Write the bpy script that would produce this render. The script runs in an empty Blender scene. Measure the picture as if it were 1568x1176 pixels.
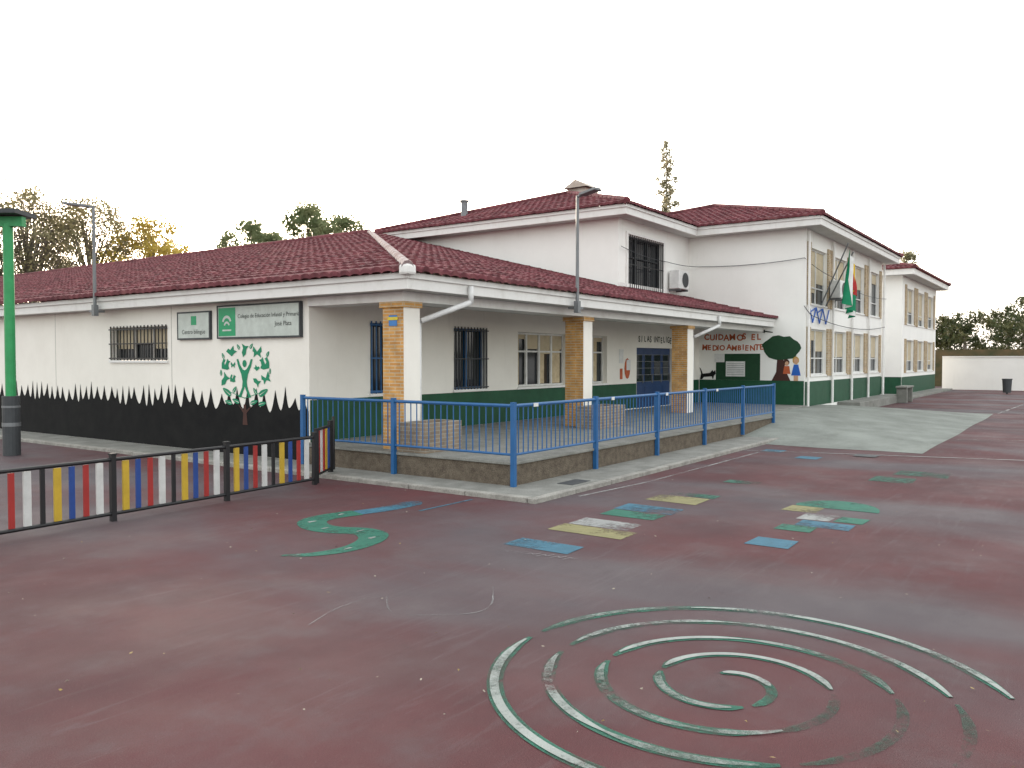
import bpy, math, random
import numpy as np
from mathutils import Vector, Matrix
random.seed(7); rng=np.random.default_rng(7)
sc=bpy.context.scene
sc.view_settings.view_transform='Standard'; sc.view_settings.look='None'; sc.view_settings.exposure=0
COL=bpy.context.collection

# ---------------------------------------------------------------- helpers
def empty(name, loc=(0,0,0)):
    o=bpy.data.objects.new(name,None); o.location=loc; o.empty_display_size=.3; COL.objects.link(o); return o
def obj(name,verts,faces,mats,parent=None,midx=None,smooth=False):
    me=bpy.data.meshes.new(name)
    me.from_pydata([tuple(v) for v in verts],[],faces)
    if not isinstance(mats,(list,tuple)): mats=[mats]
    for m in mats: me.materials.append(m)
    if midx is not None: me.polygons.foreach_set('material_index',midx)
    if smooth: me.polygons.foreach_set('use_smooth',[True]*len(me.polygons))
    me.update()
    o=bpy.data.objects.new(name,me); COL.objects.link(o)
    if parent: o.parent=parent
    return o
class Acc:
    def __init__(s): s.v=[];s.f=[];s.m=[]
    def box(s,x0,x1,y0,y1,z0,z1,m=0):
        n=len(s.v)
        s.v+=[(x0,y0,z0),(x1,y0,z0),(x1,y1,z0),(x0,y1,z0),(x0,y0,z1),(x1,y0,z1),(x1,y1,z1),(x0,y1,z1)]
        s.f+=[(n,n+3,n+2,n+1),(n+4,n+5,n+6,n+7),(n,n+1,n+5,n+4),(n+1,n+2,n+6,n+5),(n+2,n+3,n+7,n+6),(n+3,n,n+4,n+7)]
        s.m+=[m]*6
    def pb(s,ax,c,a0,a1,z0,z1,d0,d1,m=0):
        if ax=='x': s.box(c+d0,c+d1,a0,a1,z0,z1,m)
        else: s.box(a0,a1,c+d0,c+d1,z0,z1,m)
    def quad(s,p,m=0):
        n=len(s.v); s.v+=list(p); s.f.append(tuple(range(n,n+len(p)))); s.m.append(m)
    def tube(s,p0,p1,r0,r1=None,n=8,m=0,cap=True):
        if r1 is None: r1=r0
        p0=Vector(p0);p1=Vector(p1); d=(p1-p0).normalized()
        a=d.orthogonal().normalized(); b=d.cross(a)
        k=len(s.v)
        for p,r in ((p0,r0),(p1,r1)):
            for i in range(n):
                t=2*math.pi*i/n; s.v.append(tuple(p+a*math.cos(t)*r+b*math.sin(t)*r))
        for i in range(n):
            j=(i+1)%n; s.f.append((k+i,k+j,k+n+j,k+n+i)); s.m.append(m)
        if cap:
            s.f.append(tuple(range(k+n-1,k-1,-1))); s.m.append(m)
            s.f.append(tuple(range(k+n,k+2*n))); s.m.append(m)
    def make(s,name,mats,parent=None,bevel=0,smooth=False):
        o=obj(name,s.v,s.f,mats,parent,s.m,smooth)
        if bevel:
            b=o.modifiers.new('b','BEVEL'); b.width=bevel; b.segments=2; b.limit_method='ANGLE'
        return o
def W(ax,c,a,z,d=0): return (c+d,a,z) if ax=='x' else (a,c+d,z)

# ---------------------------------------------------------------- materials
def mat(name,col,col2=None,scale=3,rough=.75,bump=0,bscale=60,spec=.3,detail=8,lo=.35,hi=.7,fine=0,streak=0,grime=0):
    m=bpy.data.materials.new(name); m.use_nodes=True; nt=m.node_tree; N=nt.nodes; K=nt.links
    b=N['Principled BSDF']; b.inputs['Roughness'].default_value=rough
    b.inputs['Specular IOR Level'].default_value=spec
    tc=N.new('ShaderNodeTexCoord')
    if col2 is None: col2=tuple(c*.85 for c in col)
    n=N.new('ShaderNodeTexNoise'); n.inputs['Scale'].default_value=scale; n.inputs['Detail'].default_value=detail; n.inputs['Roughness'].default_value=.65
    K.new(tc.outputs['Object'],n.inputs['Vector'])
    r=N.new('ShaderNodeValToRGB'); r.color_ramp.elements[0].position=lo; r.color_ramp.elements[1].position=hi
    r.color_ramp.elements[0].color=(*col,1); r.color_ramp.elements[1].color=(*col2,1)
    K.new(n.outputs['Fac'],r.inputs['Fac']); out=r.outputs['Color']
    if streak:
        mp=N.new('ShaderNodeMapping'); mp.inputs['Scale'].default_value=(3,3,.5); K.new(tc.outputs['Object'],mp.inputs['Vector'])
        n3=N.new('ShaderNodeTexNoise'); n3.inputs['Scale'].default_value=1.1; n3.inputs['Detail'].default_value=10; n3.inputs['Roughness'].default_value=.7; K.new(mp.outputs['Vector'],n3.inputs['Vector'])
        mr=N.new('ShaderNodeMapRange'); mr.inputs['From Min'].default_value=.55; mr.inputs['From Max'].default_value=.85
        mr.inputs['To Min'].default_value=0; mr.inputs['To Max'].default_value=streak; K.new(n3.outputs['Fac'],mr.inputs['Value'])
        mx=N.new('ShaderNodeMix'); mx.data_type='RGBA'; K.new(mr.outputs['Result'],mx.inputs['Factor'])
        K.new(out,mx.inputs[6]); mx.inputs[7].default_value=(.2,.18,.15,1); out=mx.outputs[2]
    if grime:  # thin dirty drips
        mp=N.new('ShaderNodeMapping'); mp.inputs['Scale'].default_value=(9,9,.6); K.new(tc.outputs['Object'],mp.inputs['Vector'])
        n3=N.new('ShaderNodeTexNoise'); n3.inputs['Scale'].default_value=1; n3.inputs['Detail'].default_value=3; K.new(mp.outputs['Vector'],n3.inputs['Vector'])
        n5=N.new('ShaderNodeTexNoise'); n5.inputs['Scale'].default_value=.6; n5.inputs['Detail'].default_value=3; K.new(tc.outputs['Object'],n5.inputs['Vector'])
        mr=N.new('ShaderNodeMapRange'); mr.inputs['From Min'].default_value=.6; mr.inputs['From Max'].default_value=.8; mr.inputs['To Max'].default_value=grime; K.new(n3.outputs['Fac'],mr.inputs['Value'])
        m5=N.new('ShaderNodeMapRange'); m5.inputs['From Min'].default_value=.5; m5.inputs['From Max'].default_value=.65; K.new(n5.outputs['Fac'],m5.inputs['Value'])
        mu=N.new('ShaderNodeMath'); mu.operation='MULTIPLY'; K.new(mr.outputs['Result'],mu.inputs[0]); K.new(m5.outputs['Result'],mu.inputs[1])
        mx=N.new('ShaderNodeMix'); mx.data_type='RGBA'; K.new(mu.outputs[0],mx.inputs['Factor']); K.new(out,mx.inputs[6]); mx.inputs[7].default_value=(.22,.19,.16,1); out=mx.outputs[2]
    if fine:
        n4=N.new('ShaderNodeTexNoise'); n4.inputs['Scale'].default_value=bscale; n4.inputs['Detail'].default_value=3
        K.new(tc.outputs['Object'],n4.inputs['Vector'])
        mr=N.new('ShaderNodeMapRange'); mr.inputs['From Min'].default_value=.3; mr.inputs['From Max'].default_value=.7
        mr.inputs['To Min'].default_value=1-fine; mr.inputs['To Max'].default_value=1+fine; K.new(n4.outputs['Fac'],mr.inputs['Value'])
        mv=N.new('ShaderNodeVectorMath'); mv.operation='SCALE'; K.new(out,mv.inputs[0]); K.new(mr.outputs['Result'],mv.inputs['Scale']); out=mv.outputs['Vector']
    K.new(out,b.inputs['Base Color'])
    if bump:
        n2=N.new('ShaderNodeTexNoise'); n2.inputs['Scale'].default_value=bscale; n2.inputs['Detail'].default_value=4
        K.new(tc.outputs['Object'],n2.inputs['Vector'])
        bp=N.new('ShaderNodeBump'); bp.inputs['Strength'].default_value=bump; bp.inputs['Distance'].default_value=.02
        K.new(n2.outputs['Fac'],bp.inputs['Height']); K.new(bp.outputs['Normal'],b.inputs['Normal'])
    return m
def paint(name,col,wear=.5,scale=9,rough=.65,soft=.12,mx_=.92):
    m=mat(name,col,tuple(c*.72 for c in col),scale=4,rough=rough,fine=.12,bscale=120)
    nt=m.node_tree;N=nt.nodes;K=nt.links
    tc=N.new('ShaderNodeTexCoord'); n=N.new('ShaderNodeTexNoise'); n.inputs['Scale'].default_value=scale; n.inputs['Detail'].default_value=12; n.inputs['Roughness'].default_value=.85
    K.new(tc.outputs['Object'],n.inputs['Vector'])
    n2=N.new('ShaderNodeTexNoise'); n2.inputs['Scale'].default_value=1.4; n2.inputs['Detail'].default_value=3; K.new(tc.outputs['Object'],n2.inputs['Vector'])
    ad=N.new('ShaderNodeMath'); ad.operation='ADD'; m1=N.new('ShaderNodeMath'); m1.operation='MULTIPLY_ADD'; m1.inputs[1].default_value=.9; m1.inputs[2].default_value=-.45
    K.new(n2.outputs['Fac'],m1.inputs[0]); K.new(m1.outputs[0],ad.inputs[0]); K.new(n.outputs['Fac'],ad.inputs[1])
    mr=N.new('ShaderNodeMapRange'); mr.inputs['From Min'].default_value=wear-soft; mr.inputs['From Max'].default_value=wear+soft
    mr.inputs['To Min'].default_value=0.0; mr.inputs['To Max'].default_value=mx_
    K.new(ad.outputs[0],mr.inputs['Value'])
    t=N.new('ShaderNodeBsdfTransparent'); mx=N.new('ShaderNodeMixShader')
    K.new(mr.outputs['Result'],mx.inputs['Fac']); K.new(t.outputs[0],mx.inputs[1]); K.new(N['Principled BSDF'].outputs[0],mx.inputs[2])
    K.new(mx.outputs[0],N['Material Output'].inputs['Surface'])
    return m
def brick(name,c1,c2,mortar,bw=.24,bh=.06):
    m=bpy.data.materials.new(name); m.use_nodes=True; nt=m.node_tree;N=nt.nodes;K=nt.links; b=N['Principled BSDF']; b.inputs['Roughness'].default_value=.85
    tc=N.new('ShaderNodeTexCoord'); sp=N.new('ShaderNodeSeparateXYZ'); K.new(tc.outputs['Object'],sp.inputs[0])
    ad=N.new('ShaderNodeMath'); ad.operation='ADD'; K.new(sp.outputs[0],ad.inputs[0]); K.new(sp.outputs[1],ad.inputs[1])
    cb=N.new('ShaderNodeCombineXYZ'); K.new(ad.outputs[0],cb.inputs[0]); K.new(sp.outputs[2],cb.inputs[1])
    t=N.new('ShaderNodeTexBrick'); t.inputs['Scale'].default_value=1; t.inputs['Brick Width'].default_value=bw; t.inputs['Row Height'].default_value=bh
    t.inputs['Mortar Size'].default_value=.008; t.inputs['Color1'].default_value=(*c1,1); t.inputs['Color2'].default_value=(*c2,1); t.inputs['Mortar'].default_value=(*mortar,1)
    K.new(cb.outputs[0],t.inputs['Vector'])
    n=N.new('ShaderNodeTexNoise'); n.inputs['Scale'].default_value=6; n.inputs['Detail'].default_value=8; K.new(tc.outputs['Object'],n.inputs['Vector'])
    mr=N.new('ShaderNodeMapRange'); mr.inputs['From Min'].default_value=.3; mr.inputs['From Max'].default_value=.7; mr.inputs['To Min'].default_value=.75; mr.inputs['To Max'].default_value=1.15; K.new(n.outputs['Fac'],mr.inputs['Value'])
    mv=N.new('ShaderNodeVectorMath'); mv.operation='SCALE'; K.new(t.outputs['Color'],mv.inputs[0]); K.new(mr.outputs['Result'],mv.inputs['Scale'])
    K.new(mv.outputs['Vector'],b.inputs['Base Color'])
    bp=N.new('ShaderNodeBump'); bp.inputs['Strength'].default_value=.7; bp.inputs['Distance'].default_value=.01; bp.invert=True
    K.new(t.outputs['Fac'],bp.inputs['Height']); K.new(bp.outputs['Normal'],b.inputs['Normal'])
    return m
def flat(name,col,rough=.5,metal=0,spec=.4):
    m=mat(name,col,tuple(c*.8 for c in col),scale=6,rough=rough,spec=spec); m.node_tree.nodes['Principled BSDF'].inputs['Metallic'].default_value=metal; return m
WALL=mat('wall_white',(.84,.81,.75),(.77,.74,.68),scale=.9,rough=.9,bump=.12,bscale=35,streak=.08,grime=.12,lo=.4,hi=.75)
WALL2=mat('wall_white_upper',(.86,.85,.82),(.80,.79,.76),scale=.6,rough=.9,bump=.1,bscale=30,streak=.05,grime=.14,lo=.4,hi=.75)
FASC=mat('fascia_white',(.78,.77,.75),(.64,.62,.59),scale=2.5,rough=.8,streak=.15,grime=.35,lo=.5,hi=.8)
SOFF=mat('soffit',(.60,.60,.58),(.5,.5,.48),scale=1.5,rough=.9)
GREEN=mat('wainscot_green',(.010,.062,.030),(.016,.085,.042),scale=3,rough=.6,streak=.08)
BLACK=mat('mural_black',(.008,.008,.009),(.014,.014,.014),scale=3,rough=.8,spec=.15)
MGREEN=flat('mural_green',(.01,.24,.12),.7)
YB=brick('yellow_brick',(.62,.33,.10),(.50,.24,.07),(.55,.43,.28),.24,.055)
BB=brick('beige_brick',(.30,.23,.16),(.24,.18,.13),(.33,.30,.25),.24,.06)
PILB=brick('pilaster_brick',(.46,.34,.2),(.38,.27,.16),(.5,.44,.34),.24,.06)
CONC=mat('concrete',(.26,.26,.24),(.16,.16,.145),scale=2.5,rough=.9,bump=.3,bscale=50,fine=.18,streak=.3)
KERB=mat('kerb_concrete',(.34,.33,.30),(.2,.19,.175),scale=5,rough=.9,bump=.3,bscale=50,fine=.18)
PLIN=mat('pebble_dash',(.17,.14,.105),(.09,.07,.055),scale=9,rough=.95,bump=1,bscale=70,fine=.45)
APRON=mat('apron_concrete',(.25,.27,.245),(.15,.16,.145),scale=.9,rough=.85,bump=.3,bscale=40,fine=.18,streak=.35)
BLUE=flat('blue_paint',(.02,.115,.30),.45)
BLK=flat('black_metal',(.012,.012,.014),.45)
GLASS=flat('window_glass',(.02,.025,.03),.06,0,.6)
FRAME=flat('window_frame_white',(.7,.7,.68),.5)
FRB=flat('frame_aluminium',(.35,.34,.32),.4,.5)
BLIND=mat('roller_blind',(.55,.47,.33),(.42,.35,.24),scale=4,rough=.7)
CURT=mat('curtain',(.6,.50,.33),(.4,.31,.2),scale=7,rough=.9)
WHITE=flat('white_plastic',(.75,.75,.74),.5)
GREY=flat('grey_metal',(.2,.21,.22),.5,.3)
DGREY=flat('dark_grey',(.05,.055,.06),.6)
LGREEN=flat('green_metal',(.03,.30,.10),.45)
SIGNW=flat('sign_white',(.52,.57,.53),.4)
SIGNG=flat('sign_green',(.0,.30,.12),.4)
TXT=flat('text_dark',(.03,.035,.03),.6)
REDB=flat('mural_rust',(.50,.11,.04),.7)
TRGREEN=flat('mural_tree_green',(.01,.055,.022),.7)
BROWN=flat('mural_brown',(.06,.02,.015),.7)
SKIN=flat('mural_skin',(.6,.35,.22),.7); HAIR=flat('mural_hair',(.5,.3,.08),.7)
BLUEL=flat('blue_line',(.02,.12,.5),.5)
DOORB=flat('door_blue',(.02,.05,.14),.4)

def tile_mat():
    m=bpy.data.materials.new('roof_tiles'); m.use_nodes=True; nt=m.node_tree;N=nt.nodes;K=nt.links; b=N['Principled BSDF']
    b.inputs['Roughness'].default_value=.8; b.inputs['Specular IOR Level'].default_value=.2
    tc=N.new('ShaderNodeTexCoord')
    n=N.new('ShaderNodeTexNoise'); n.inputs['Scale'].default_value=5; n.inputs['Detail'].default_value=8; n.inputs['Roughness'].default_value=.7
    K.new(tc.outputs['Object'],n.inputs['Vector'])
    r=N.new('ShaderNodeValToRGB'); e=r.color_ramp.elements; e[0].position=.3;e[0].color=(.085,.026,.032,1); e[1].position=.75;e[1].color=(.20,.08,.08,1)
    e2=e.new(.5); e2.color=(.135,.038,.046,1)
    K.new(n.outputs['Fac'],r.inputs['Fac'])
    v=N.new('ShaderNodeTexVoronoi'); v.inputs['Scale'].default_value=3.2; K.new(tc.outputs['Object'],v.inputs['Vector'])
    hs=N.new('ShaderNodeHueSaturation'); K.new(r.outputs['Color'],hs.inputs['Color'])
    sp=N.new('ShaderNodeSeparateColor'); K.new(v.outputs['Color'],sp.inputs[0])
    mr=N.new('ShaderNodeMapRange'); mr.inputs['To Min'].default_value=.7; mr.inputs['To Max'].default_value=1.3; K.new(sp.outputs[0],mr.inputs['Value']); K.new(mr.outputs['Result'],hs.inputs['Value'])
    n2=N.new('ShaderNodeTexNoise'); n2.inputs['Scale'].default_value=1.1; n2.inputs['Detail'].default_value=10; n2.inputs['Roughness'].default_value=.8; K.new(tc.outputs['Object'],n2.inputs['Vector'])
    m2=N.new('ShaderNodeMapRange'); m2.inputs['From Min'].default_value=.55; m2.inputs['From Max'].default_value=.8; m2.inputs['To Max'].default_value=.45; K.new(n2.outputs['Fac'],m2.inputs['Value'])
    mx=N.new('ShaderNodeMix'); mx.data_type='RGBA'; K.new(m2.outputs['Result'],mx.inputs['Factor']); K.new(hs.outputs['Color'],mx.inputs[6]); mx.inputs[7].default_value=(.15,.12,.12,1)
    K.new(mx.outputs[2],b.inputs['Base Color'])
    return m
TILE=tile_mat()

def ground_mat():
    m=bpy.data.materials.new('court_surface'); m.use_nodes=True; nt=m.node_tree;N=nt.nodes;K=nt.links; b=N['Principled BSDF']
    b.inputs['Specular IOR Level'].default_value=.22
    tc=N.new('ShaderNodeTexCoord')
    def noise(s,d=8,ro=.6,vec=None,dist=0):
        n=N.new('ShaderNodeTexNoise'); n.inputs['Scale'].default_value=s; n.inputs['Detail'].default_value=d; n.inputs['Roughness'].default_value=ro; n.inputs['Distortion'].default_value=dist
        K.new(vec or tc.outputs['Object'],n.inputs['Vector']); return n.outputs['Fac']
    def mr(v,a,b_,c=0,d=1):
        x=N.new('ShaderNodeMapRange'); x.interpolation_type='SMOOTHSTEP'; x.inputs['From Min'].default_value=a; x.inputs['From Max'].default_value=b_; x.inputs['To Min'].default_value=c; x.inputs['To Max'].default_value=d
        K.new(v,x.inputs['Value']); return x.outputs['Result']
    def mapv(loc=(0,0,0),rot=0,sc_=(1,1,1)):
        mp=N.new('ShaderNodeMapping'); mp.inputs['Location'].default_value=loc; mp.inputs['Rotation'].default_value=(0,0,rot); mp.inputs['Scale'].default_value=sc_; K.new(tc.outputs['Object'],mp.inputs['Vector']); return mp.outputs['Vector']
    def mul(a,b_):
        x=N.new('ShaderNodeMath'); x.operation='MULTIPLY'; K.new(a,x.inputs[0]); K.new(b_,x.inputs[1]); return x.outputs[0]
    def mix(f,a,b_):
        x=N.new('ShaderNodeMix'); x.data_type='RGBA'; K.new(f,x.inputs['Factor'])
        for s,v in ((6,a),(7,b_)):
            if isinstance(v,tuple): x.inputs[s].default_value=(*v,1)
            else: K.new(v,x.inputs[s])
        return x.outputs[2]
    base=mix(mr(noise(.5,10,.65),.35,.65),(.100,.035,.038),(.078,.036,.039))
    d=mix(mr(noise(.30,7,.55,mapv((3,1,0),.5,(1,.55,1)),.3),.42,.66,0,.85),base,(.088,.080,.088))     # big dusty grey patches
    d=mix(mr(noise(1.3,9,.65),.48,.75,0,.45),d,(.108,.090,.094))
    # soft broad sweeping strokes, only in places
    s1=noise(1,7,.65,mapv((0,0,0),.9,(.8,8,1)),1.2)
    d=mix(mul(mr(s1,.52,.72,0,.28),mr(noise(.45,3,.5,mapv((9,2,0))),.45,.62)),d,(.140,.122,.128))
    s2=noise(1,7,.65,mapv((4,7,0),-.35,(.7,7,1)),1.4)
    d=mix(mul(mr(s2,.52,.74,0,.26),mr(noise(.4,3,.5,mapv((-5,12,0))),.45,.62)),d,(.132,.118,.124))
    d=mix(mr(noise(1.9,10,.8),.58,.74,0,.4),d,(.038,.026,.029))
    d=mix(mr(noise(70,3,.7),.64,.74,0,.4),d,(.26,.23,.22))
    d=mix(mr(noise(22,8,.8),.62,.7,0,.28),d,(.17,.14,.14))
    mv=N.new('ShaderNodeVectorMath'); mv.operation='SCALE'; K.new(d,mv.inputs[0]); K.new(mr(noise(200,2,.5),.3,.7,.7,1.3),mv.inputs['Scale'])
    K.new(mv.outputs['Vector'],b.inputs['Base Color'])
    K.new(mr(noise(.7,6,.6),.3,.7,.62,.85),b.inputs['Roughness'])
    bp=N.new('ShaderNodeBump'); bp.inputs['Strength'].default_value=.45; bp.inputs['Distance'].default_value=.006; K.new(noise(170,4,.6),bp.inputs['Height']); K.new(bp.outputs['Normal'],b.inputs['Normal'])
    return m
GROUND=ground_mat()

# ---------------------------------------------------------------- ground
S=1500
obj('ground',[(-S,-S,0),(S,-S,0),(S,S,0),(-S,S,0)],[(0,1,2,3)],GROUND)
a=Acc()
a.box(8.62,20.6,5.76,9.0,-.1,.06); a.box(8.62,9.6,9.0,55,-.1,.06)
sw=empty('sidewalk'); a.make('slab',CONC,sw)
k=Acc()
x=8.49
while x<20.6:
    k.box(x,min(x+.99,20.6),5.63,5.755,-.1,.064+random.uniform(-.003,.003)); x+=1.0
y=5.765
while y<55:
    k.box(8.49,8.615,y,y+.99,-.1,.064+random.uniform(-.003,.003)); y+=1.0
k.make('kerb',KERB,sw,bevel=.012)
a=Acc(); a.box(9.75,10.25,5.85,6.1,.03,.066); a.make('drain_grate',DGREY,sw)

def apz(x,y):
    f=min((x-17.3)/4.5,(y-2.6)/4.2,(31.5-x)/3.5,1); f=max(f,0); return .004+.32*(f*f*(3-2*f)*.4+.6*f)
v=[];f=[];nx,ny=60,24
for i in range(nx+1):
    for j in range(ny+1):
        u_=i/nx; w_=j/ny; y=2.6+(7.3-2.6)*w_; x=17.3+(31.5-17.3)*u_
        z=apz(x,y)
        x+=.05*math.sin(j*.5)*(1-u_); y+=.02*math.sin(i*.23)*(1-w_)
        v.append((x,y,z))
for i in range(nx):
    for j in range(ny):
        q=i*(ny+1)+j; f.append((q,q+ny+1,q+ny+2,q+1))
obj('apron_pavement',v,f,APRON,smooth=True)
a=Acc(); a.box(30.6,39,6.6,7.37,-.1,.30); a.box(39,55,6.7,7.59,-.1,.10); a.make('pavement',CONC,bevel=.02)

pf=empty('porch_platform')
a=Acc(); a.box(9.2,20.4,6.47,8.0,0.0,.35); a.box(9.2,20.4,8.0,10.9,0,.35); a.make('plinth',PLIN,pf)
a=Acc(); a.box(9.17,20.42,6.44,10.89,.352,.39); a.box(20.42,26.49,7.30,10.89,.0,.36); a.make('floor_slab',CONC,pf,bevel=.008)

# ---------------------------------------------------------------- walls
def wall(name,ax,c,a0,a1,z0,z1,ops,m,parent,depth=.2):
    A=sorted(set([a0,a1]+[o[0] for o in ops]+[o[1] for o in ops])); Z=sorted(set([z0,z1]+[o[2] for o in ops]+[o[3] for o in ops]))
    acc=Acc()
    for i in range(len(A)-1):
        for j in range(len(Z)-1):
            ca=(A[i]+A[i+1])/2; cz=(Z[j]+Z[j+1])/2
            if any(o[0]<ca<o[1] and o[2]<cz<o[3] for o in ops): continue
            acc.quad([W(ax,c,A[i],Z[j]),W(ax,c,A[i+1],Z[j]),W(ax,c,A[i+1],Z[j+1]),W(ax,c,A[i],Z[j+1])])
    for o in ops:
        b0,b1,y0,y1=o[:4]
        acc.quad([W(ax,c,b0,y0),W(ax,c,b0,y1),W(ax,c,b0,y1,depth),W(ax,c,b0,y0,depth)])
        acc.quad([W(ax,c,b1,y0),W(ax,c,b1,y1),W(ax,c,b1,y1,depth),W(ax,c,b1,y0,depth)])
        acc.quad([W(ax,c,b0,y0),W(ax,c,b1,y0),W(ax,c,b1,y0,depth),W(ax,c,b0,y0,depth)])
        acc.quad([W(ax,c,b0,y1),W(ax,c,b1,y1),W(ax,c,b1,y1,depth),W(ax,c,b0,y1,depth)])
    return acc.make(name,m,parent)
def window(ax,c,b0,b1,z0,z1,parent,panes=2,bars=0,frame=None,blind=0,curt=False,sill=True,transom=0,barm=None,depth=.16):
    frame=frame or FRAME; ac=Acc()
    ac.pb(ax,c,b0+.001,b1-.001,z0+.001,z1-.001,depth+.03,depth+.04,1)
    t=.05
    ac.pb(ax,c,b0+.002,b1-.002,z0+.002,z0+t,depth-.03,depth+.02,0); ac.pb(ax,c,b0+.002,b1-.002,z1-t,z1-.002,depth-.03,depth+.02,0)
    w=(b1-b0)/panes
    for i in range(panes+1):
        p=b0+w*i; lo=max(b0+.002,p-t/2-.01); hi=min(b1-.002,p+t/2+.01)
        ac.pb(ax,c,lo,hi,z0+t,z1-t,depth-.028,depth+.018,0)
    if transom:
        ac.pb(ax,c,b0+t,b1-t,transom-.02,transom+.02,depth-.026,depth+.016,0)
    if blind:
        for i in range(panes):
            bl=blind*random.choice([.4,.8,1,1,1.3])
            zz=max(z0+.1,z1-(z1-z0)*bl)
            ac.pb(ax,c,b0+w*i+t*.7,b0+w*(i+1)-t*.7,zz,z1-t,depth+.0,depth+.022,2)
    if curt:
        for i in range(panes):
            if random.random()<.75:
                p=b0+w*i+t; q=p+(w-2*t)*random.choice([.35,.5,.9])
                ac.pb(ax,c,p,q,z0+.06,z1-.06,depth+.012,depth+.026,3)
    if bars:
        n=int((b1-b0)/bars)
        for i in range(n+1):
            p=b0+.02+(b1-b0-.04)*i/n
            ac.pb(ax,c,p-.009,p+.009,z0-.03,z1+.03,-.03,-.012,4)
        for zz in (z0+.04,(z0+z1)/2,z1-.04):
            ac.pb(ax,c,b0-.03,b1+.03,zz-.012,zz+.012,-.04,-.031,4)
    if sill: ac.pb(ax,c,b0-.04,b1+.04,z0-.05,z0-.001,-.04,depth,5)
    ac.make('window',[frame,GLASS,BLIND,CURT,barm or BLK,FASC],parent)
def poly(name,ax,c,pts,m,parent,off=-.006):
    return obj(name,[W(ax,c,p[0],p[1],off) for p in pts],[tuple(range(len(pts)))],m,parent)

SB=empty('school_building')
opsL=[(15.1,17.2,1.79,2.48),(24.0,26.0,1.79,2.48),(31,33,1.79,2.48)]
wall('left_wing_wall','x',9.45,10.9,50,0,2.87,opsL,WALL,SB)
for o in opsL: window('x',9.45,*o,SB,panes=3,bars=.13,frame=FRB,blind=.5)
opsB=[(10.9,12.0,1.17,2.49),(13.34,14.48,1.17,2.47),(15.69,17.9,1.16,2.45),(18.3,20.0,1.16,2.45),(21.8,24.35,.37,2.16)]
wall('porch_back_wall','y',10.9,9.45,26.5,0,2.87,opsB,WALL,SB)
window('y',10.9,*opsB[0],SB,panes=2,bars=.12,frame=BLUE,barm=BLUE); window('y',10.9,*opsB[1],SB,panes=2,bars=.11,frame=BLUE,barm=DGREY)
window('y',10.9,*opsB[2],SB,panes=4,frame=FRAME,curt=True,transom=2.0,blind=.3); window('y',10.9,*opsB[3],SB,panes=3,frame=FRAME,curt=True,transom=2.0,blind=.3)
ac=Acc(); c=10.9
for i in range(4):
    p=21.8+i*.6375
    ac.pb('y',c,p+.003,p+.634,.37,2.155,.10,.14,0)
    ac.pb('y',c,p+.1,p+.54,1.15,1.95,.088,.098,1)
    ac.pb('y',c,p+.1,p+.54,.55,1.0,.09,.099,0)
    ac.pb('y',c,p+.56,p+.58,1.1,1.35,.06,.099,2)
for z in (1.15,1.35,1.55,1.75,1.95): ac.pb('y',c,21.85,24.3,z-.008,z+.008,.07,.086,2)
ac.make('entrance_door',[DOORB,GLASS,GREY],SB,bevel=.004)
wall('upper_wall_west','x',21.4,11.3,20.4,2.9,6.0,[],WALL2,SB)
opsU=[(21.95,24.4,3.8,5.5)]
wall('upper_wall_south','y',11.3,21.4,26.5,2.9,6.0,opsU,WALL2,SB,depth=.25)
window('y',11.3,*opsU[0],SB,panes=3,bars=.14,frame=DGREY,transom=4.9)
ac=Acc(); 
ac.pb('y',11.3,21.85,24.5,5.53,5.6,-.06,0)
ac.pb('y',11.3,21.84,21.94,3.72,5.6,-.05,0); ac.pb('y',11.3,24.41,24.51,3.72,5.6,-.05,0)
ac.make('window_surround',FASC,SB)
wall('right_wing_wall_west','x',26.5,7.38,18,0,6.0,[],WALL2,SB)
bays=[(27.0,29.0),(29.8,31.8),(32.6,34.6),(35.4,37.4)]
opsF=[(b[0],b[1],1.3,2.8) for b in bays]+[(b[0],b[1],3.6,5.4) for b in bays]
wall('right_wing_facade','y',7.38,26.5,38,0,6.0,opsF,WALL2,SB)
for o in opsF: window('y',7.38,*o,SB,panes=2,frame=FRAME,blind=.6,transom=o[2]+.55,depth=.12)
wall('right_wing_east','x',38,7.38,18,0,6.0,[],WALL2,SB)
ac=Acc()
for b in bays:
    for p in (b[0]-.36,b[1]+.02):
        ac.pb('y',7.38,p,p+.34,1.25,2.85,-.05,-.001); ac.pb('y',7.38,p,p+.34,3.55,5.55,-.05,-.001)
ac.make('brick_pilasters',PILB,SB)
ac=Acc()
for b in bays:
    ac.tube((b[1]+.6,7.3,.3),(b[1]+.6,7.3,5.85),.045)
ac.tube((26.62,7.3,.3),(26.62,7.3,5.85),.04); ac.tube((38.05,7.3,.3),(38.05,7.3,5.85),.05)
ac.make('downpipes',FASC,SB)
wall('far_block_west','x',44,7.6,20,0,6.0,[],WALL2,SB)
b2=[(45,47.2),(48.2,50.4),(51.4,53.6)]
ops2=[(b[0],b[1],1.2,2.8) for b in b2]+[(b[0],b[1],3.6,5.4) for b in b2]
wall('far_block_facade','y',7.6,44,54.6,0,6.0,ops2,WALL2,SB)
for o in ops2: window('y',7.6,*o,SB,panes=2,frame=FRAME,blind=.8,transom=o[2]+.55,depth=.12)
wall('far_block_east','x',54.6,7.6,20,0,6.0,[],WALL2,SB)
ac=Acc()
for b in b2:
    for p in (b[0]-.4,b[1]+.02):
        ac.pb('y',7.6,p,p+.36,1.15,2.85,-.05,-.001); ac.pb('y',7.6,p,p+.36,3.55,5.55,-.05,-.001)
ac.make('far_brick_pilasters',PILB,SB)
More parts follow.
